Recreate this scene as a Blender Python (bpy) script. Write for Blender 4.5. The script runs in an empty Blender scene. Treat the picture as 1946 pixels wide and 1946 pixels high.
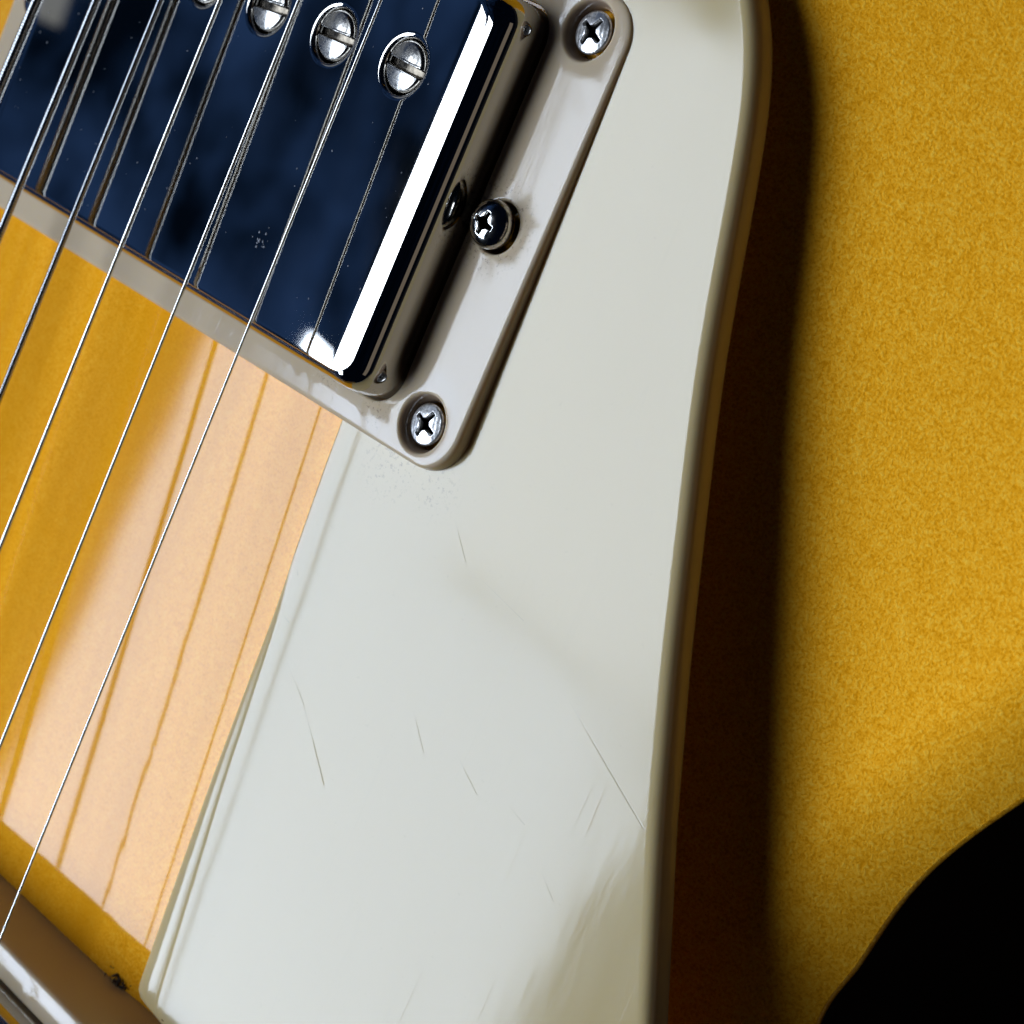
import bpy, bmesh, math, random
from mathutils import Vector, Matrix
from mathutils.geometry import delaunay_2d_cdt
random.seed(4)
MM = 0.001
SC = bpy.context.scene

# ------------------------------------------------------------------ camera
cam_d = bpy.data.cameras.new("camera")
cam = bpy.data.objects.new("camera", cam_d)
SC.collection.objects.link(cam)
SC.camera = cam
CP = Vector((168.6234, 11.5548, 145.1471))
R = ((0.6741107787, 0.3929388811, -0.6254388010),
     (0.4149762102, -0.9019637740, -0.1193988920),
     (-0.6110396083, -0.1790541433, -0.7710837898))
M = Matrix(((R[0][0], -R[1][0], -R[2][0], CP.x * MM),
            (R[0][1], -R[1][1], -R[2][1], CP.y * MM),
            (R[0][2], -R[1][2], -R[2][2], CP.z * MM),
            (0, 0, 0, 1)))
cam.matrix_world = M
cam_d.sensor_width = 36.0
cam_d.lens = 36.0 * 4001.4 / 1946.0
cam_d.clip_start = 0.005
cam_d.clip_end = 20.0
cam_d.dof.use_dof = True
cam_d.dof.focus_distance = 0.192
cam_d.dof.aperture_fstop = 50.0

# ------------------------------------------------------------------ world: a dim blue-black room
W = bpy.data.worlds.new("World")
SC.world = W
W.use_nodes = True
nt = W.node_tree
nt.nodes.clear()
wo = nt.nodes.new("ShaderNodeOutputWorld")
wb = nt.nodes.new("ShaderNodeBackground")
tc = nt.nodes.new("ShaderNodeTexCoord")
mp = nt.nodes.new("ShaderNodeMapping")
mp.inputs['Scale'].default_value = (8, 7, 17)
nz = nt.nodes.new("ShaderNodeTexNoise")
nz.inputs['Scale'].default_value = 1.6
nz.inputs['Detail'].default_value = 5
nz.inputs['Roughness'].default_value = 0.6
cr = nt.nodes.new("ShaderNodeValToRGB")
cr.color_ramp.elements[0].position = 0.38
cr.color_ramp.elements[0].color = (0.0015, 0.0050, 0.013, 1)
cr.color_ramp.elements[1].position = 0.80
cr.color_ramp.elements[1].color = (0.050, 0.125, 0.36, 1)
nt.links.new(tc.outputs['Generated'], mp.inputs['Vector'])
nt.links.new(mp.outputs[0], nz.inputs['Vector'])
nt.links.new(nz.outputs[0], cr.inputs[0])
nt.links.new(cr.outputs[0], wb.inputs[0])
sx_ = nt.nodes.new("ShaderNodeSeparateXYZ")
mr_ = nt.nodes.new("ShaderNodeMapRange")
nt.links.new(tc.outputs['Generated'], sx_.inputs[0])
nt.links.new(sx_.outputs[0], mr_.inputs[0])
mr_.inputs[1].default_value = -0.35
mr_.inputs[2].default_value = -0.65
mr_.inputs[3].default_value = 0.05
mr_.inputs[4].default_value = 0.85
nt.links.new(mr_.outputs[0], wb.inputs[1])
nt.links.new(wb.outputs[0], wo.inputs[0])

# ------------------------------------------------------------------ lamps: a big bright window high on the bass side
def area(name, cx, cy, z, sx, sy, rad, col, aim=None):
    l = bpy.data.lights.new(name, 'AREA')
    l.shape = 'RECTANGLE'
    l.size = sx
    l.size_y = sy
    l.color = col
    l.energy = rad * math.pi * sx * sy
    o = bpy.data.objects.new(name, l)
    SC.collection.objects.link(o)
    o.location = (cx, cy, z)
    if aim is not None:
        o.rotation_euler = (Vector(aim) - Vector((cx, cy, z))).to_track_quat('-Z', 'Y').to_euler()
    return o
WC = (0.90, 0.965, 1.0)
WTH = math.radians(-9.1)          # the window runs slightly askew to the guitar
def pane(name, x0, x1, y0, y1, rad, z=1.0, col=WC, rot=True):
    cx, cy = (x0 + x1) / 2, (y0 + y1) / 2
    if rot:
        px, py = -1.10, -0.25
        dx, dy = cx - px, cy - py
        cx = px + dx * math.cos(WTH) - dy * math.sin(WTH)
        cy = py + dx * math.sin(WTH) + dy * math.cos(WTH)
    o = area(name, cx, cy, z, x1 - x0, y1 - y0, rad, col)
    if rot:
        o.rotation_euler = (0, 0, WTH)
    return o
WL = 10.8
WC2 = (0.81, 0.96, 1.20)
pane("window_lamp", -0.985, -0.62, -1.25, -0.196, WL, col=WC2)
pane("window_lamp", -0.62, -0.396, -1.25, -0.273, WL, col=WC2)
pane("window_lamp", -0.62, -0.396, -0.267, 0.18, WL, col=(0.84, 0.96, 1.14))
pane("window_lamp", -0.90, -0.62, -0.196, 0.12, WL, col=(0.84, 0.96, 1.14))
pane("wall_lamp", -3.2, -1.42, -0.095, 1.2, 0.30, col=(0.95, 0.97, 0.88), rot=False)
area("fill_lamp", 1.3, -0.15, 0.20, 1.8, 0.28, 0.24, (1.0, 0.84, 0.66), aim=(0.05, -0.03, 0))  # added warm fill low on the right, brightens the shaded side walls

SC.view_settings.view_transform = 'Standard'
SC.view_settings.look = 'None'
SC.view_settings.exposure = 0.0
SC.view_settings.gamma = 1.0
try:
    SC.cycles.max_bounces = 8
    SC.cycles.diffuse_bounces = 4
    SC.cycles.glossy_bounces = 6
    SC.cycles.sample_clamp_indirect = 6.0
except Exception:
    pass

# ------------------------------------------------------------------ material helpers
class NT:
    def __init__(s, name):
        s.m = bpy.data.materials.new(name)
        s.m.use_nodes = True
        s.t = s.m.node_tree
        s.b = s.t.nodes['Principled BSDF']
        s.tc = s.t.nodes.new('ShaderNodeTexCoord')
    def n(s, kind, **kw):
        x = s.t.nodes.new('ShaderNode' + kind)
        for k, v in kw.items():
            if k in x.inputs:
                x.inputs[k].default_value = v
            else:
                setattr(x, k, v)
        return x
    def l(s, a, b):
        s.t.links.new(a, b)
    def mapping(s, scale=(1, 1, 1), rot=(0, 0, 0)):
        m = s.n('Mapping')
        m.inputs['Scale'].default_value = scale
        m.inputs['Rotation'].default_value = rot
        s.l(s.tc.outputs['Object'], m.inputs[0])
        return m.outputs[0]
    def noise(s, scale, detail=3, rough=0.5, vec=None, dist=0):
        n = s.n('TexNoise')
        n.inputs['Scale'].default_value = scale
        n.inputs['Detail'].default_value = detail
        n.inputs['Roughness'].default_value = rough
        n.inputs['Distortion'].default_value = dist
        s.l(vec if vec is not None else s.tc.outputs['Object'], n.inputs['Vector'])
        return n.outputs[0]
    def ramp(s, fac, pts):
        r = s.n('ValToRGB')
        e = r.color_ramp.elements
        while len(e) < len(pts):
            e.new(0.5)
        for i, (p, c) in enumerate(pts):
            e[i].position = p
            e[i].color = c if len(c) == 4 else (*c, 1)
        s.l(fac, r.inputs[0])
        return r.outputs[0]
    def math(s, op, a, b=None, clamp=False):
        m = s.n('Math', operation=op)
        m.use_clamp = clamp
        for i, v in enumerate((a, b)):
            if v is None:
                continue
            if isinstance(v, (int, float)):
                m.inputs[i].default_value = v
            else:
                s.l(v, m.inputs[i])
        return m.outputs[0]
    def mix(s, fac, a, b, mode='MIX'):
        m = s.n('Mix', data_type='RGBA', blend_type=mode)
        for i, v in ((0, fac), (6, a), (7, b)):
            if isinstance(v, (int, float)):
                m.inputs[i].default_value = v
            elif isinstance(v, tuple):
                m.inputs[i].default_value = (*v, 1) if len(v) == 3 else v
            else:
                s.l(v, m.inputs[i])
        return m.outputs[2]
    def bump(s, h, strength, dist, prev=None):
        b = s.n('Bump')
        b.inputs['Strength'].default_value = strength
        b.inputs['Distance'].default_value = dist
        s.l(h, b.inputs['Height'])
        if prev is not None:
            s.l(prev, b.inputs['Normal'])
        return b.outputs[0]
    def recess(s, r, z0, z1):
        """darker colour low in the driver recess: within r mm of the screw axis and below z0 (full below z1)"""
        sp = s.n('SeparateXYZ')
        s.l(s.tc.outputs['Object'], sp.inputs[0])
        ln = s.math('SQRT', s.math('ADD', s.math('MULTIPLY', sp.outputs[0], sp.outputs[0]), s.math('MULTIPLY', sp.outputs[1], sp.outputs[1])))
        a = s.math('LESS_THAN', ln, r * MM)
        mr = s.n('MapRange')
        mr.inputs[1].default_value = z0 * MM
        mr.inputs[2].default_value = z1 * MM
        s.l(sp.outputs[2], mr.inputs[0])
        return s.math('MULTIPLY', a, mr.outputs[0])
    def near(s, p, r0, r1):
        """1 inside r0 mm of point p, 0 beyond r1 mm"""
        d = s.n('VectorMath', operation='DISTANCE')
        s.l(s.tc.outputs['Object'], d.inputs[0])
        d.inputs[1].default_value = tuple(c * MM for c in p)
        mr = s.n('MapRange')
        mr.inputs[1].default_value = r0 * MM
        mr.inputs[2].default_value = r1 * MM
        mr.inputs[3].default_value = 1
        mr.inputs[4].default_value = 0
        s.l(d.outputs['Value'], mr.inputs[0])
        return mr.outputs[0]
    def seg(s, a, b, w):
        """thin scratch mask along a-b (mm), width w mm, in plan view"""
        flat = s.n('VectorMath', operation='MULTIPLY')
        s.l(s.tc.outputs['Object'], flat.inputs[0])
        flat.inputs[1].default_value = (1, 1, 0)
        A = Vector((a[0], a[1], 0)) * MM
        B = Vector((b[0], b[1], 0)) * MM
        sub = s.n('VectorMath', operation='SUBTRACT')
        s.l(flat.outputs[0], sub.inputs[0])
        sub.inputs[1].default_value = A
        D = B - A
        dot = s.n('VectorMath', operation='DOT_PRODUCT')
        s.l(sub.outputs[0], dot.inputs[0])
        dot.inputs[1].default_value = D / D.length_squared
        t = s.math('ADD', dot.outputs['Value'], 0.0, clamp=True)
        sc = s.n('VectorMath', operation='SCALE')
        sc.inputs[0].default_value = D
        s.l(t, sc.inputs['Scale'])
        d = s.n('VectorMath', operation='DISTANCE')
        s.l(sub.outputs[0], d.inputs[0])
        s.l(sc.outputs[0], d.inputs[1])
        mr = s.n('MapRange')
        mr.inputs[1].default_value = 0
        mr.inputs[2].default_value = w * MM
        mr.inputs[3].default_value = 1
        mr.inputs[4].default_value = 0
        s.l(d.outputs['Value'], mr.inputs[0])
        # fades toward its start
        return s.math('MULTIPLY', mr.outputs[0], s.math('ADD', s.math('MULTIPLY', t, 0.8), 0.2))

def P(b, **kw):
    for k, v in kw.items():
        b.inputs[k.replace('_', ' ')].default_value = v

# gold flake paint under clear lacquer
def gold_mat():
    s = NT('gold_flake_lacquer')
    fine = s.noise(3500, 2, 0.6, dist=0.5)
    mid = s.noise(900, 3, 0.6)
    big = s.noise(60, 3, 0.5)
    f = s.math('ADD', s.math('MULTIPLY', fine, 0.75), s.math('MULTIPLY', mid, 0.25))
    col = s.ramp(f, [(0.36, (0.74, 0.295, 0.004)), (0.5, (0.95, 0.435, 0.016)), (0.66, (1.0, 0.58, 0.055))])
    col2 = s.mix(s.math('MULTIPLY', big, 0.25), col, (0.66, 0.28, 0.004))
    # weaker light under the strings painted as browner amber, in bands along the strings
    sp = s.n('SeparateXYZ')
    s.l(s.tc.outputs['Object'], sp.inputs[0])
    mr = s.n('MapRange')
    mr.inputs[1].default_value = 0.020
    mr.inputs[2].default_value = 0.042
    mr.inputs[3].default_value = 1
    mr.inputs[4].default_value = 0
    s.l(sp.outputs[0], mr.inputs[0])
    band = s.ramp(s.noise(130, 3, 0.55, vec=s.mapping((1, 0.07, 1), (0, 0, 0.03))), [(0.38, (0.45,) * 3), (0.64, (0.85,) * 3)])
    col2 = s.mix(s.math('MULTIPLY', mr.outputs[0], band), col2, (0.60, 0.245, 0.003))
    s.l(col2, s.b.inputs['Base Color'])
    P(s.b, Metallic=0.30, Roughness=0.64)
    s.b.inputs['Coat Weight'].default_value = 0.60
    s.b.inputs['Specular IOR Level'].default_value = 0.0
    s.b.inputs['Coat Roughness'].default_value = 0.05
    s.b.inputs['Coat IOR'].default_value = 1.45
    s.l(s.bump(fine, 0.5, 0.00012), s.b.inputs['Normal'])
    cb = s.bump(s.noise(70, 1, 0.4), 0.10, 0.00012)
    s.l(cb, s.b.inputs['Coat Normal'])
    return s.m
GOLD = gold_mat()

PG_SCR = [((65.8, -34.7), (77.7, -40.6), 0.1),
          ((36.0, -48.0), (44.0, -55.2), 0.07),
          ((33.9, -47.1), (38.1, -49.8), 0.05),
          ((51.6, -29.5), (57.9, -30.7), 0.05),
          ((46.4, -26.0), (49.5, -28.9), 0.045),
          ((31.4, -43.4), (32.4, -43.7), 0.12),
          ((30.9, -38.7), (31.2, -39.1), 0.12),
          ((50.4, -43.8), (53.4, -46.6), 0.035),
          ((56.7, -44.8), (60.6, -46.9), 0.04),
          ((69.9, -49.2), (72.4, -50.9), 0.04),
          ((64.2, -46.0), (66.5, -46.6), 0.05)]
def cream_mat(name, scr=(), dirt=(), rough=0.16, cups=(), tone=((0.555, 0.430, 0.212), (0.595, 0.462, 0.235))):
    s = NT(name)
    mot = s.noise(45, 4, 0.55)
    base = s.mix(s.math('MULTIPLY', mot, 0.5), tone[0], tone[1])
    speck = s.ramp(s.noise(1500, 2, 0.5), [(0.0, (0, 0, 0)), (0.70, (0, 0, 0)), (0.78, (1, 1, 1))])
    grit = s.ramp(s.noise(2300, 3, 0.7), [(0.0, (0, 0, 0)), (0.55, (0, 0, 0)), (0.66, (1, 1, 1))])
    fac = s.math('MULTIPLY', speck, 0.05)
    hz = None
    for p, r0, r1, k in dirt:
        m = s.math('MULTIPLY', s.math('MULTIPLY', s.near(p, r0, r1), grit), k)
        fac = s.math('MAXIMUM', fac, m)
    sm = None
    for a, b, w in scr:
        m = s.seg(a, b, w)
        sm = m if sm is None else s.math('MAXIMUM', sm, m)
    col = s.mix(fac, base, (0.13, 0.07, 0.045))
    for p, r0, r1 in cups:  # shade inside the screw holes, painted in as brown
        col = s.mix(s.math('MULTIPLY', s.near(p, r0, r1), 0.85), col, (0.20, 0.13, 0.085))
    if sm is not None:
        col = s.mix(s.math('MULTIPLY', sm, 0.22), col, (0.20, 0.18, 0.15))
    s.l(col, s.b.inputs['Base Color'])
    P(s.b, IOR=1.43)
    s.b.inputs['Subsurface Weight'].default_value = 0.6
    s.b.inputs['Subsurface Radius'].default_value = (1.0, 0.75, 0.35)
    s.b.inputs['Subsurface Scale'].default_value = 0.0014
    # worn polish: streaks of duller plastic
    st = s.noise(160, 4, 0.6, vec=s.mapping((1, 0.12, 1), (0, 0, 0.35)))
    rr = s.math('ADD', s.math('MULTIPLY', st, 0.10), rough - 0.085)
    s.l(rr, s.b.inputs['Roughness'])
    wav = s.noise(38, 2, 0.4)
    n1 = s.bump(wav, 0.22, 0.0006)
    hair = None
    for rz, k in ((0.5, 1.0), (-0.35, 0.8), (1.9, 0.6)):
        hl = s.noise(260, 1, 0.3, vec=s.mapping((1, 0.025, 1), (0, 0, rz)))
        msk = s.ramp(s.noise(120, 2, 0.5, vec=s.mapping((1, 0.5, 1), (0, 0, rz + 0.2))), [(0.52, (0, 0, 0)), (0.66, (1, 1, 1))])
        line = s.math('MULTIPLY', s.ramp(hl, [(0.492, (0, 0, 0)), (0.5, (k,) * 3), (0.508, (0, 0, 0))]), msk)
        hair = line if hair is None else s.math('MAXIMUM', hair, line)
    col = s.mix(s.math('MULTIPLY', hair, 0.035), col, (0.22, 0.19, 0.15))
    s.l(col, s.b.inputs['Base Color'])
    n1 = s.bump(hair, 0.10, 0.00003, n1)
    pores = s.noise(700, 3, 0.6, vec=s.mapping((1, 0.25, 1), (0, 0, 0.35)))
    n2 = s.bump(pores, 0.10, 0.00005, n1)
    if sm is not None:
        inv = s.math('SUBTRACT', 1.0, sm)
        n2 = s.bump(inv, 0.3, 0.00005, n2)
    s.l(n2, s.b.inputs['Normal'])
    return s.m
CREAM_PG = cream_mat('cream_pickguard_plastic', PG_SCR, [((37, -24.3, -1.2), 1.0, 5.0, 0.4), ((43, -24.6, -1.5), 0.5, 3.6, 0.35)], 0.13)
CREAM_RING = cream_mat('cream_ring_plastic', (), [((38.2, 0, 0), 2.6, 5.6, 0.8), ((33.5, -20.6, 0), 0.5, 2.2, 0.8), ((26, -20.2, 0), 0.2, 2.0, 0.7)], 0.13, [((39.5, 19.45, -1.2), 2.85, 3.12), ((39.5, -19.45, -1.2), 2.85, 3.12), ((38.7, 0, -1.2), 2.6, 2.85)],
                       ((0.530, 0.415, 0.275), (0.565, 0.445, 0.300)))

def nickel_mat():
    s = NT('polished_nickel')
    P(s.b, Metallic=1.0, Roughness=0.035)
    s.b.inputs['Base Color'].default_value = (0.46, 0.44, 0.405, 1)
    sm = s.noise(90, 4, 0.65, vec=s.mapping((1, 0.35, 1), (0, 0, 1.1)))
    s.l(s.ramp(sm, [(0.45, (0.015,)*3), (0.8, (0.055,)*3)]), s.b.inputs['Roughness'])
    n1 = s.bump(s.noise(55, 1, 0.4), 0.16, 0.0003)
    sc = s.noise(420, 2, 0.6, vec=s.mapping((0.08, 1, 1), (0, 0, 0.5)))
    n2 = s.bump(sc, 0.02, 0.00002, n1)
    s.l(n2, s.b.inputs['Normal'])
    return s.m
NICKEL = nickel_mat()

def worn_metal(name, col, rough, bscale, bstr, rec=None, fill=(0.012, 0.008, 0.006)):
    s = NT(name)
    P(s.b, Metallic=1.0)
    g = s.noise(1800, 4, 0.65)
    c = s.ramp(g, [(0.38, tuple(x * 0.35 for x in col)), (0.52, col)])
    if rec is not None:
        c = s.mix(s.recess(*rec), c, fill)
    s.l(c, s.b.inputs['Base Color'])
    s.l(s.ramp(g, [(0.3, (rough + 0.2,) * 3), (0.6, (rough,) * 3)]), s.b.inputs['Roughness'])
    s.l(s.bump(s.noise(bscale, 3, 0.6), bstr, 0.0001), s.b.inputs['Normal'])
    return s.m
SCREW = worn_metal('worn_screw_nickel', (0.78, 0.76, 0.73), 0.28, 1400, 0.4, rec=(1.5, 0.02, -0.2))
POLE = worn_metal('brushed_pole_nickel', (0.40, 0.38, 0.345), 0.16, 500, 0.2, rec=(2.25, 0.02, -0.2), fill=(0.10, 0.085, 0.065))
def plain(name, col, metal, rough):
    s = NT(name)
    g = s.noise(900, 3, 0.6)
    s.l(s.mix(s.math('MULTIPLY', g, 0.5), tuple(col), tuple(c * 0.7 for c in col)), s.b.inputs['Base Color'])
    P(s.b, Metallic=metal, Roughness=rough)
    return s.m
STEEL = plain('plain_string_steel', (0.74, 0.73, 0.69), 1.0, 0.13)
WOUND = plain('wound_string_nickel', (0.50, 0.50, 0.49), 1.0, 0.2)
CHROME = worn_metal('bright_screw_chrome', (0.66, 0.64, 0.60), 0.07, 500, 0.05, rec=(1.3, 0.5, 0.2))
BLACK = plain('black_backdrop_cloth', (0.0015, 0.0015, 0.002), 0.0, 1.0)
MAHOG = plain('dark_mahogany_side', (0.012, 0.004, 0.002), 0.0, 0.5)
DUST = plain('grey_dust', (0.32, 0.33, 0.36), 0.0, 0.9)
GRIME = plain('dark_grime', (0.05, 0.028, 0.012), 0.0, 0.9)

# ------------------------------------------------------------------ object helpers
def link(o, parent=None, label=None, kind=None):
    SC.collection.objects.link(o)
    if parent is not None:
        o.parent = parent
    if label:
        o['label'] = label
    if kind:
        o['kind'] = kind
    return o
def finish(name, bm, mat, parent=None, label=None, kind=None, smooth=True, loc=(0, 0, 0)):
    """bm is in mm, object space"""
    for v in bm.verts:
        v.co *= MM
    me = bpy.data.meshes.new(name)
    bmesh.ops.recalc_face_normals(bm, faces=bm.faces)
    for f in bm.faces:
        f.smooth = smooth
    bm.to_mesh(me)
    bm.free()
    me.materials.append(mat)
    o = bpy.data.objects.new(name, me)
    o.location = [c * MM for c in loc]
    return link(o, parent, label, kind)

def rrect(hx, hy, r, n=14, cx=0, cy=0, step=3.0):
    """rounded rectangle loop, ccw, with points along the straight sides"""
    pts = []
    cs = [(hx - r, hy - r, 0), (-hx + r, hy - r, 90), (-hx + r, -hy + r, 180), (hx - r, -hy + r, 270)]
    for i, (x, y, a) in enumerate(cs):
        for k in range(n + 1):
            t = math.radians(a + 90 * k / n)
            pts.append((cx + x + r * math.cos(t), cy + y + r * math.sin(t)))
        nx, ny, na = cs[(i + 1) % 4]
        e = math.radians(a + 90)
        p0 = Vector((x + r * math.cos(e), y + r * math.sin(e)))
        p1 = Vector((nx + r * math.cos(e), ny + r * math.sin(e)))
        m = max(1, int((p1 - p0).length / step))
        for k in range(1, m):
            q = p0.lerp(p1, k / m)
            pts.append((cx + q.x, cy + q.y))
    return pts
def circle(x, y, r, n=48):
    return [(x + r * math.cos(2 * math.pi * k / n), y + r * math.sin(2 * math.pi * k / n)) for k in range(n)]
def normals2(pts):
    out = []
    n = len(pts)
    for i in range(n):
        a = Vector(pts[i - 1]); b = Vector(pts[(i + 1) % n])
        t = (b - a).normalized()
        out.append(Vector((t.y, -t.x)))
    return out
def skin_loops(bm, loops):
    vs = [[bm.verts.new(p) for p in lp] for lp in loops]
    for a, b in zip(vs, vs[1:]):
        n = len(a)
        for i in range(n):
            j = (i + 1) % n
            bm.faces.new((a[i], a[j], b[j], b[i]))
    return vs
def inside(pt, poly):
    x, y = pt
    c = False
    j = len(poly) - 1
    for i in range(len(poly)):
        xi, yi = poly[i]; xj, yj = poly[j]
        if (yi > y) != (yj > y) and x < (xj - xi) * (y - yi) / (yj - yi) + xi:
            c = not c
        j = i
    return c
def region(bm, outer, holes, zf):
    co = []; ed = []
    for lp in [outer] + holes:
        s = len(co)
        co += [Vector(p) for p in lp]
        ed += [(s + i, s + (i + 1) % len(lp)) for i in range(len(lp))]
    xs = [p[0] for p in outer]; ys = [p[1] for p in outer]
    gx = min(xs) + 1.7
    while gx < max(xs):
        gy = min(ys) + 1.3
        while gy < max(ys):
            q = (gx + 0.13 * math.sin(gy * 7), gy + 0.13 * math.cos(gx * 5))
            if inside(q, outer) and not any(inside(q, h) for h in holes) and min((Vector(q) - c).length for c in co) > 0.6:
                co.append(Vector(q))
            gy += 2.6
        gx += 2.6
    vo, _, fo, *_ = delaunay_2d_cdt(co, ed, [], 0, 1e-6)
    vs = [bm.verts.new((v.x, v.y, zf(v.x, v.y))) for v in vo]
    for f in fo:
        c = sum((vo[i] for i in f), Vector((0, 0))) / len(f)
        a_, b_, c_ = (vo[i] for i in f[:3])
        if abs((b_ - a_).cross(c_ - a_)) < 2e-3:
            continue
        if inside(c, outer) and not any(inside(c, h) for h in holes):
            bm.faces.new([vs[i] for i in f])
def weld(bm):
    bmesh.ops.remove_doubles(bm, verts=bm.verts, dist=2e-4)
    loose = [v for v in bm.verts if not v.link_faces]
    bmesh.ops.delete(bm, geom=loose, context='VERTS')

# ------------------------------------------------------------------ surface functions (mm)
def zpg(x, y):
    return 1.3 - 0.05 * x + 0.026 * y
def zbody(x, y):
    e = max(0.0, abs(x) - 20.0)
    s = min(1.0, e / 75.0)
    return -0.6 + 0.048 * y - 0.031 * max(-25.0, min(22.0, x)) - 10.0 * 0.5 * (1 - math.cos(math.pi * s)) - 0.035 * e * e / (e + 4.0)

# ------------------------------------------------------------------ black backdrop
bm = bmesh.new()
nx = 24
g = [[bm.verts.new((-900 + 1800 * i / nx, -900 + 1800 * j / nx, -75 + 3 * math.sin(i * 1.3) * math.cos(j * 0.9))) for j in range(nx + 1)] for i in range(nx + 1)]
for i in range(nx):
    for j in range(nx):
        bm.faces.new((g[i][j], g[i + 1][j], g[i + 1][j + 1], g[i][j + 1]))
finish('backdrop', bm, BLACK, label='black cloth lying behind the guitar', kind='structure')

# ------------------------------------------------------------------ the guitar
G = bpy.data.objects.new('electric_guitar', None)
G.empty_display_size = 0.01
link(G, None, 'gold top electric guitar with cream pickguard, nickel covered pickup and six steel strings')
G['category'] = 'guitar'

# body -----------------------------------------------------------------
OUT = [(93.0, -54), (93.8, -44), (95.9, -34), (101.3, -23.2), (109, -11), (119, 2), (128, 16), (131, 30), (125, 43), (110, 50),
       (90, 49), (70, 46), (48, 52), (34, 66), (30, 95), (-30, 95), (-60, 98), (-105, 88), (-138, 55), (-143, 15), (-128, -25),
       (-116, -60), (-124, -105), (-150, -150), (-165, -200), (-140, -260), (-80, -295), (0, -305), (80, -295), (140, -260),
       (163, -205), (150, -155), (122, -110), (101, -74)]
def catmull(pts, n):
    out = []
    L = len(pts)
    for i in range(L):
        p0, p1, p2, p3 = (Vector(pts[(i + k - 1) % L]) for k in range(4))
        for k in range(n):
            t = k / n
            out.append(0.5 * ((2 * p1) + (-p0 + p2) * t + (2 * p0 - 5 * p1 + 4 * p2 - p3) * t * t + (-p0 + 3 * p1 - 3 * p2 + p3) * t ** 3))
    return out
oc = catmull(OUT, 24)
ctr = Vector((10, -60))
bm = bmesh.new()
N = len(oc)
NR = 90
loops = []
for k in range(NR + 1):
    u = k / NR
    t = 1 - (1 - u) ** 1.8
    lp = []
    for p in oc:
        q = ctr.lerp(p, max(t, 0.002))
        lp.append(q)
    loops.append(lp)
nn = normals2([tuple(p) for p in oc])
from mathutils.kdtree import KDTree
fine_rim = catmull(OUT, 160)
kd = KDTree(len(fine_rim))
for i, p in enumerate(fine_rim):
    kd.insert((p.x, p.y, 0), i)
kd.balance()
v3 = []
for k, lp in enumerate(loops):
    row = []
    for i, q in enumerate(lp):
        # distance to the rim, measured along the rim normal
        d = kd.find((q.x, q.y, 0))[2] if (oc[i] - q).length < 60 else 99
        z = zbody(q.x, q.y)
        w = 9.0
        if d < w:
            z -= 2.6 * (1 - d / w) ** 2.0
        row.append((q.x, q.y, z))
    v3.append(row)
last = v3[-1]
v3.append([(p[0] + nn[i].x * 0.25, p[1] + nn[i].y * 0.25, p[2] - 0.5) for i, p in enumerate(last)])
vs = skin_loops(bm, v3)
bm.faces.new(vs[0])
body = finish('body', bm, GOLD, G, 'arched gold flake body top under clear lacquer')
bm = bmesh.new()
e = v3[-1]
skin_loops(bm, [[(p[0] - nn[i].x * 0.02, p[1] - nn[i].y * 0.02, p[2] + 0.1) for i, p in enumerate(e)], [(p[0] + nn[i].x * 0.3, p[1] + nn[i].y * .3, -30) for i, p in enumerate(e)],
                [(p[0], p[1], -66) for i, p in enumerate(e)], [(p[0] - nn[i].x * 4, p[1] - nn[i].y * 4, -70) for i, p in enumerate(e)]])
finish('body_side', bm, MAHOG, G, 'dark side wood of the body')

# pickguard --------------------------------------------------------------
RT = [(51.7, 28.8),(53.5, 26.5),(55.1, 24.1),(56.2, 22.0),(57.9, 18.3),(59.9, 11.3),(64.1, -3.7),(68.7, -16.6),(73.4, -29.4),(75.2, -33.5),(76.8, -37.8),(78.6, -41.9),(81.9, -49.2),(84.7, -55.4),(87.4, -61.4),(90.2, -67.4)]
def dens(pl, step):
    out = []
    for a, b in zip(pl, pl[1:]):
        a = Vector(a); b = Vector(b)
        m = max(1, int((b - a).length / step))
        for k in range(m):
            out.append(a.lerp(b, k / m))
    out.append(Vector(pl[-1]))
    return out
def smooth_open(pl, n=8):
    out = []
    for i in range(len(pl) - 1):
        p0 = Vector(pl[max(i - 1, 0)]); p1 = Vector(pl[i]); p2 = Vector(pl[i + 1]); p3 = Vector(pl[min(i + 2, len(pl) - 1)])
        for k in range(n):
            t = k / n
            out.append(0.5 * ((2 * p1) + (-p0 + p2) * t + (2 * p0 - 5 * p1 + 4 * p2 - p3) * t * t + (-p0 + 3 * p1 - 3 * p2 + p3) * t ** 3))
    out.append(Vector(pl[-1]))
    return out
# outline of the flat top face, counter-clockwise, starting at the lower left corner
rs = dens([tuple(p) for p in smooth_open(RT)], 0.6)
for _ in range(60):
    rs = [rs[0]] + [(rs[k - 1] + rs[k] * 2 + rs[k + 1]) / 4 for k in range(1, len(rs) - 1)] + [rs[-1]]
right = rs[::-1]            # bottom to top
top = [(49.0, 31.6), (46.0, 34.0), (36.0, 35.5), (36.0, 22.9), (40.0, 22.9), (41.6, 22.3), (42.8, 21.1), (43.4, 19.2), (43.4, -19.0), (42.7, -21.0), (41.2, -22.4), (39.5, -22.8), (31.0, -22.8), (29.2, -22.8)]
left = [(29.2, -22.8), (29.3, -28), (30.1, -44), (30.4, -62), (31.4, -85.3)]
corner = [(31.55, -86.0), (32.1, -86.5), (32.9, -86.7)]
bot = [(36.4, -86.75), (60, -87.0), (93, -87.2), (RT[-1][0] - 1.2, RT[-1][1] - 4.5), (RT[-1][0] + 1.0, RT[-1][1] - 2.0)]
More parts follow.
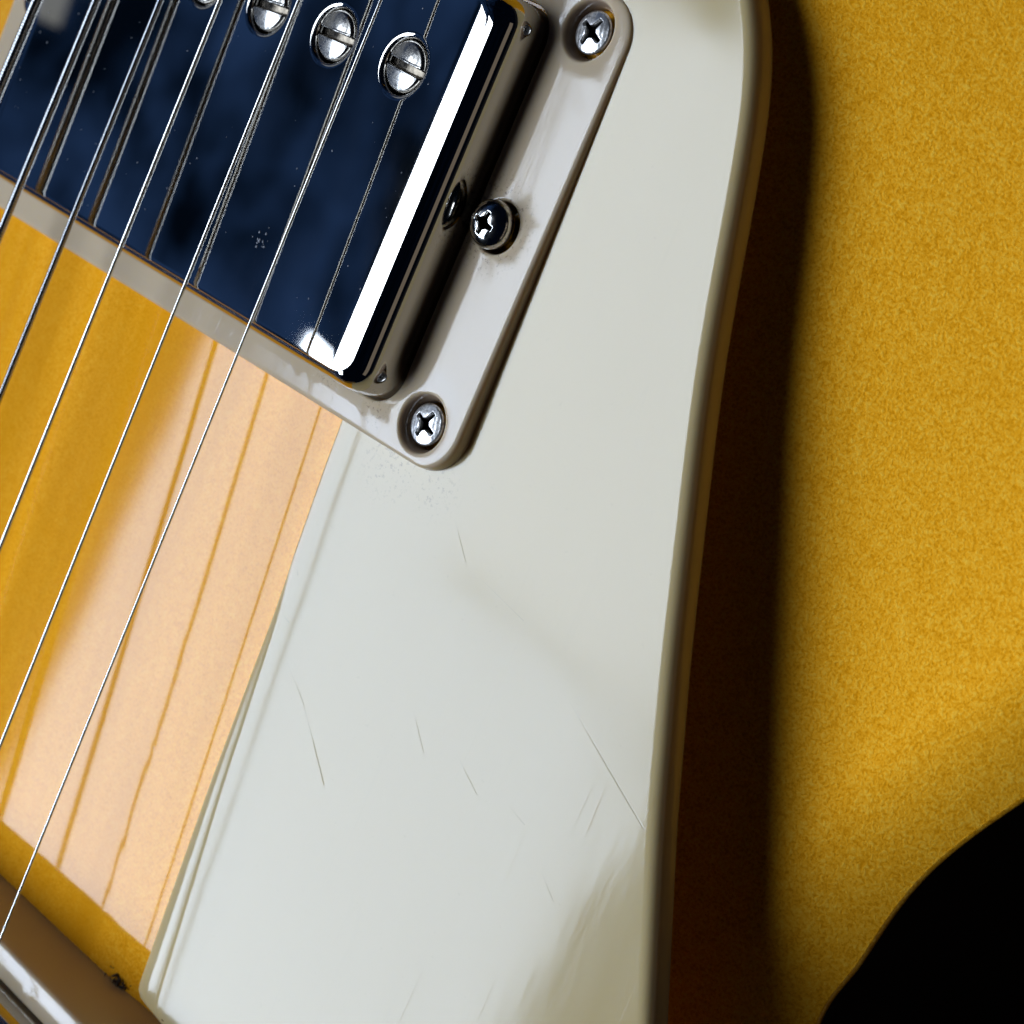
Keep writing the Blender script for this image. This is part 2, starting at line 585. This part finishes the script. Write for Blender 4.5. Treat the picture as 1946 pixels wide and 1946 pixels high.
path = dens([tuple(p) for p in bot], 2.0)[:-1] + [Vector(bot[-1])] + right + dens(top, 2.0)[:-1] + dens(left, 1.5) + [Vector(c) for c in corner]
pn = normals2([tuple(p) for p in path])
def pgprof(p):
    # (outset, drop) pairs
    return [(0, 0), (0.25, 0.012), (0.55, 0.09), (0.85, 0.27), (1.12, 0.58), (1.35, 1.05), (1.47, 1.6), (1.5, 2.3)]
def pgleft(y):
    k = max(0.0, min(1.0, (-38 - y) / 49.0))
    return k
bm = bmesh.new()
loops = []
for j in range(-2, 8):
    lp = []
    for p, n in zip(path, pn):
        isleft = (p.x < 31.5 and p.y < -22.9) or (p.x < 33.2 and p.y < -85)
        hid = (p.x < 43.6 and p.y > -23.0)
        if isleft:
            k = pgleft(p.y)
            wl = 0.15 + 3.0 * k
            # flat top ends wl inside; long shallow bevel, then a crisp edge
            tab = {-2: (-wl - 0.4, 0), -1: (-wl - 0.02, 0), 0: (-wl, 0.05 * k), 1: (-wl + 0.12, 0.06 * k + .01), 2: (-wl * 0.5, 0.12 * k + 0.01),
                   3: (-0.12, 0.2 * k + 0.03), 4: (0.0, 0.2 * k + 0.12), 5: (0.06, 0.2 * k + 0.4), 6: (0.06, 1.3), 7: (0.0, 2.3)}
            o, d = tab[j]
            q = Vector((p.x - o * 1.0, p.y)) if False else p + Vector((-1, 0)) * o
        else:
            if j == -2: o, d = -0.5, 0
            elif j == -1: o, d = -0.15, 0
            else: o, d = pgprof(p)[j]
            if hid: o = 0 if j > 0 else o
            if p.y < -86.3: o *= 0.55
            q = p + n * o
        lp.append((q.x, q.y, zpg(q.x, q.y) - d))
    loops.append(lp)
# lower left corner: keep the fillet points from folding under the bevel
vs = skin_loops(bm, loops)
bm.faces.new(vs[0])
finish('pickguard', bm, CREAM_PG, G, 'scratched cream plastic pickguard with rounded edge')

# pickup ring ------------------------------------------------------------
SX = 39.5
def cone_hole(bm, x, y, r_top, r_bot, dz, deep, n=48):
    prof = [(r_top + 0.25, 0.0), (r_top + 0.08, -0.02), (r_top - 0.04, -0.12), (r_bot, -dz), (r_bot - 0.02, -deep)]
    skin_loops(bm, [[(px, py, z) for px, py in circle(x, y, r, n)] for r, z in prof])
    return circle(x, y, prof[0][0], n)
def ring_mesh(depth):
    bm = bmesh.new()
    o0 = rrect(44.55, 23.3, 4.2, 16, step=2.0)
    prof = [(-0.62, 0), (-0.40, -0.015), (-0.2, -0.09), (-0.06, -0.24), (0, -0.5), (0.12, -1.6), (0.3, -depth)]
    def off(lp, o):
        ns = normals2(lp)
        return [(p[0] + n.x * o, p[1] + n.y * o) for p, n in zip(lp, ns)]
    rings = [[(x, y, z) for x, y in off(o0, o)] for o, z in prof]
    skin_loops(bm, rings)
    top_outer = [(p[0], p[1]) for p in rings[0]]
    i0 = rrect(35.35, 20.0, 3.4, 12, step=2.0)
    pi = [(0.3, 0), (0.1, -0.05), (0, -0.25), (0, -5.5)]
    inn = [[(x, y, z) for x, y in off(i0, o)] for o, z in pi]
    skin_loops(bm, inn)
    holes = [[(p[0], p[1]) for p in inn[0]]]
    for sx in (-1, 1):
        for sy in (-1, 1):
            holes.append(cone_hole(bm, sx * SX, sy * 19.45, 2.95, 2.4, 1.0, 2.4))
        holes.append(cone_hole(bm, sx * 38.7, 0.0, 2.6, 2.45, 0.5, 2.6))
    region(bm, top_outer, holes, lambda x, y: 0.0)
    weld(bm)
    return bm
ring = finish('pickup_ring', ring_mesh(7.5), CREAM_RING, G, 'cream plastic mounting ring of the neck pickup')

def polar_head(R0, rows, zf, nseg=96):
    bm = bmesh.new()
    loops = []
    for k in range(1, rows + 1):
        r = R0 * k / rows
        loops.append([(x, y, zf(x, y, r)) for x, y in circle(0, 0, r, nseg)])
    vs = skin_loops(bm, loops)
    c = bm.verts.new((0, 0, zf(0, 0, 0)))
    n = len(vs[0])
    for i in range(n):
        bm.faces.new((c, vs[0][i], vs[0][(i + 1) % n]))
    return bm, vs[-1]
def sstep(a, b, x):
    t = max(0.0, min(1.0, (x - a) / (b - a)))
    return t * t * (3 - 2 * t)
def cross_depth(x, y, arm, w0, w1, depth):
    """Phillips recess: two tapered arms, rounded inner corners"""
    d = 0
    for a, b in ((x, y), (y, x)):
        aa = abs(a)
        w = w0 + (w1 - w0) * min(1, aa / arm)
        e = min(arm - aa, (w - abs(b)) * 1.0)
        d = max(d, sstep(-0.02, 0.16, e) * depth * (1 - 0.5 * aa / arm))
    c = math.hypot(x, y)
    d = max(d, depth * sstep(w0 * 1.9, w0 * 1.1, c))
    return d
def screw_mesh(R0, dome, arm, depth, skirt, wob=0.0, pw=2):
    def zf(x, y, r):
        z = dome * (1 - (r / R0) ** pw)
        if r > R0 * 0.9:
            z -= 0.12 * ((r - R0 * 0.9) / (R0 * 0.1)) ** 2
        z += wob * (math.sin(x * 5.1 + 1) * math.cos(y * 4.3) + 0.6 * math.sin(x * 11 + y * 9))
        return z - cross_depth(x, y, arm, 0.33, 0.22, depth)
    bm, rim = polar_head(R0, 44, zf)
    lo = []
    prev = rim
    for r, z in skirt:
        cur = [bm.verts.new((p[0], p[1], z)) for p in circle(0, 0, r, len(rim))]
        for i in range(len(rim)):
            j = (i + 1) % len(rim)
            bm.faces.new((prev[i], prev[j], cur[j], cur[i]))
        prev = cur
    return bm
first = finish('ring_screw', screw_mesh(2.05, 0.40, 1.42, 1.3, [(2.0, -0.3), (1.3, -1.6)], 0.009), SCREW, ring,
               'worn crosshead screw sunk in the ring', loc=(SX, 19.45, -0.72))
first.rotation_euler = (0, 0, math.radians(-26))
def dup(o, parent, loc, rz):
    c = o.copy()
    SC.collection.objects.link(c)
    c.parent = parent
    c.location = [v * MM for v in loc]
    c.rotation_euler = (0, 0, math.radians(rz))
    return c
dup(first, ring, (SX, -19.45, -0.72), -22)
dup(first, ring, (-SX, 19.45, -0.72), 10)
dup(first, ring, (-SX, -19.45, -0.72), 40)
hs = finish('height_screw', screw_mesh(2.3, 0.95, 1.15, 1.6, [(2.32, -0.35), (2.3, -0.95), (2.1, -1.15), (1.2, -1.2), (1.2, -4)], 0.0, 3.4), CHROME, ring,
            'domed crosshead height screw standing proud of the ring', loc=(38.5, 0.0, 1.0))
hs.rotation_euler = (math.radians(4), math.radians(4), math.radians(-12))
h2 = dup(hs, ring, (-38.5, 0.0, 1.0), 33)

# pickup cover -----------------------------------------------------------
HC = 5.4
POLES = [((k - 0.5) * 10.4 - 1.05, 9.95) for k in range(-2, 4)]
def cover_mesh():
    bm = bmesh.new()
    o0 = rrect(35.0, 19.7, 3.0, 18, step=1.5)
    ns = normals2(o0)
    # (inset from the outer wall on the short sides, on the long sides, z drop)
    prof = [(0.0, 0.0, 13.0), (0.0, 0.0, 4.4), (0.01, 0.01, 3.8)]
    rf, rg, rz = 1.8, 1.5, 3.3
    a0 = 7.5
    zt = 0.36 + rf * (1 - math.cos(math.radians(86)))
    for deg in range(86, 7, -6):
        a = math.radians(deg)
        prof.append((0.03 + rf * (1 - math.sin(a)), 0.03 + rg * (1 - math.sin(a)), 0.17 + rz * (1 - math.cos(a))))
    x0, y0, base = prof[-1]
    L, LY = 2.5, 0.12
    for k in range(1, 13):
        t = k / 12
        prof.append((x0 + L * t, y0 + LY * t, base * (1 - t) ** 2))
    prof.append((x0 + L + 0.35, y0 + LY + 0.35, 0))
    rings2 = []
    for ins, iny, dz in prof:
        r = max(0.6, 3.0 - ins * 0.6)
        rings2.append([(x, y, HC - dz) for x, y in rr_same(35.0 - ins, 19.7 - iny, r)])
    skin_loops(bm, rings2)
    outer = [(p[0], p[1]) for p in rings2[-1]]
    holes = []
    for x, y in POLES:
        hp = [(3.35, 0.0), (3.2, 0.0), (3.1, -0.008), (2.98, -0.035), (2.86, -0.1), (2.76, -0.22), (2.68, -0.42), (2.64, -0.8), (2.62, -2.5)]
        skin_loops(bm, [[(px, py, HC + z) for px, py in circle(x, y, r, 64)] for r, z in hp])
        holes.append(circle(x, y, 3.35, 64))
    region(bm, outer, holes, lambda x, y: HC)
    weld(bm)
    return bm
def rr_same(hx, hy, r):
    pts = []
    n = 18
    cs = [(hx - r, hy - r, 0), (-hx + r, hy - r, 90), (-hx + r, -hy + r, 180), (hx - r, -hy + r, 270)]
    for i, (x, y, a) in enumerate(cs):
        for k in range(n + 1):
            t = math.radians(a + 90 * k / n)
            pts.append((x + r * math.cos(t), y + r * math.sin(t)))
        nx_, ny_, _ = cs[(i + 1) % 4]
        e = math.radians(a + 90)
        p0 = Vector((x + r * math.cos(e), y + r * math.sin(e)))
        p1 = Vector((nx_ + r * math.cos(e), ny_ + r * math.sin(e)))
        m = 40 if i % 2 == 0 else 24
        for k in range(1, m):
            q = p0.lerp(p1, k / m)
            pts.append((q.x, q.y))
    return pts
cover = finish('pickup_cover', cover_mesh(), NICKEL, G, 'polished nickel neck pickup cover mirroring the dark room')

def pole_mesh():
    def zf(x, y, r):
        z = 0.34 * (1 - (r / 2.5) ** 2)
        if r > 2.2:
            z -= 0.3 * ((r - 2.2) / 0.3) ** 2
        # slot, crossing the whole head
        d = sstep(0.42, 0.34, abs(y)) * 0.75
        # tool-worn lips beside the slot
        z += 0.05 * math.exp(-((abs(y) - 0.46) / 0.08) ** 2)
        return z - d
    bm, rim = polar_head(2.5, 44, zf, 128)
    cur = [bm.verts.new((p[0], p[1], -2)) for p in circle(0, 0, 2.5, 128)]
    for i in range(128):
        bm.faces.new((rim[i], rim[(i + 1) % 128], cur[(i + 1) % 128], cur[i]))
    return bm
pole0 = None
for i, (x, y) in enumerate(POLES):
    if pole0 is None:
        pole0 = finish('pole_screw', pole_mesh(), POLE, cover, 'slotted round pole screw', loc=(x, y, HC - 0.12))
        pole0.rotation_euler = (math.radians(3), 0, math.radians(8))
    else:
        pc = dup(pole0, cover, (x, y, HC - 0.12), [3, 12, -4, 4, 1, -3][i])
        pc.rotation_euler[0] = math.radians([3, 2, -2, 4, 5, 4][i])

# dust and grit on the cover
bm = bmesh.new()
SPK = [(28.2, -9.0), (5.5, -3.5), (-14, 3), (-20, -2.5), (-22, -6), (9.5, -10.5), (24, 4), (27.5, 12.5), (-5, 2.5), (14, 1), (1.5, 6), (30, 1)]
SPK += [(random.uniform(-32, 31), random.uniform(-17, 17)) for _ in range(70)]
for x, y in SPK:
    r = random.uniform(0.025, 0.085)
    b = bmesh.ops.create_icosphere(bm, subdivisions=1, radius=1.0)
    m = Matrix.Translation((x, y, HC + r * 0.2)) @ Matrix.Rotation(random.random() * 6, 4, 'Z') @ Matrix.Diagonal((r * random.uniform(0.8, 1.8), r, r * 0.35, 1))
    bmesh.ops.transform(bm, matrix=m, verts=b['verts'])
for _ in range(16):      # the clump near the bridge-side edge
    x = 15.8 + random.gauss(0, 0.45); y = -10.8 + random.gauss(0, 0.4); r = random.uniform(0.06, 0.16)
    b = bmesh.ops.create_icosphere(bm, subdivisions=1, radius=1.0)
    bmesh.ops.transform(bm, matrix=Matrix.Translation((x, y, HC)) @ Matrix.Diagonal((r, r, r * 0.4, 1)), verts=b['verts'])
finish('dust', bm, DUST, cover, 'grey dust specks on the cover', kind='stuff')

# bridge pickup and its tall ring ----------------------------------------
bm = ring_mesh(14)
bring = finish('pickup_ring', bm, CREAM_RING, G, 'tall cream mounting ring of the bridge pickup', loc=(0, -112.85, 3.3))
bcov = dup(cover, G, (0, -112.85, 2.0), 0)
bcov['label'] = 'nickel bridge pickup cover in the corner of the view'

# strings ----------------------------------------------------------------
STR = [(22.81, -0.0226, 9.2, 0.29, 0, 'thinnest plain steel string, nearest the pickguard'),
       (13.22, -0.0206, 10.0, 0.37, 0, 'second thinnest plain steel string'),
       (2.86, -0.0111, 10.4, 0.46, 0, 'third plain steel string'),
       (-5.78, -0.0008, 10.4, 0.68, 1, 'thinnest of the wound strings'),
       (-15.90, 0.0182, 10.2, 0.92, 1, 'middle wound string'),
       (-25.76, 0.0416, 10.0, 1.2, 1, 'thickest wound string, farthest from the pickguard')]
for x0, sl, h, d, wound, lab in STR:
    bm = bmesh.new()
    y0, y1 = -140.0, 62.0
    rr = d / 2
    nseg = 16
    if wound:
        pitch = 0.16 + d * 0.16
        n = int((y1 - y0) / (pitch / 5))
    else:
        n = 60
    prev = None
    for k in range(n + 1):
        y = y0 + (y1 - y0) * k / n
        if abs(sl) > 0.03:
            # gently straighter outside the view so that the wires do not fan out too far
            x = x0 + sl * y
        else:
            x = x0 + sl * y
        z = h - 0.0225 * y
        cur = []
        for s in range(nseg):
            a = 2 * math.pi * s / nseg
            r = rr
            if wound:
                ph = (y / pitch + s / nseg) * 2 * math.pi
                r = rr - 0.08 * (0.5 - 0.5 * math.cos(ph)) ** 2
            cur.append(bm.verts.new((x + r * math.cos(a), y, z + r * math.sin(a))))
        if prev:
            for s in range(nseg):
                t = (s + 1) % nseg
                bm.faces.new((prev[s], prev[t], cur[t], cur[s]))
        prev = cur
    finish('string', bm, WOUND if wound else STEEL, G, lab)

# dark grime blob where the pickguard corner meets the bridge ring
bm = bmesh.new()
for _ in range(36):
    x = 25.6 + random.gauss(0, 0.75); y = -88.9 + random.gauss(0, 0.3); r = random.uniform(0.07, 0.3)
    b = bmesh.ops.create_icosphere(bm, subdivisions=1, radius=1.0)
    bmesh.ops.transform(bm, matrix=Matrix.Translation((x, y, zbody(x, y) + random.uniform(0.0, 0.5))) @ Matrix.Rotation(random.random() * 3, 4, 'Z') @ Matrix.Diagonal((r * 1.6, r * 0.5, r * 0.4, 1)), verts=b['verts'])
finish('grime', bm, GRIME, G, 'dark lint in the corner beside the bridge ring', kind='stuff')
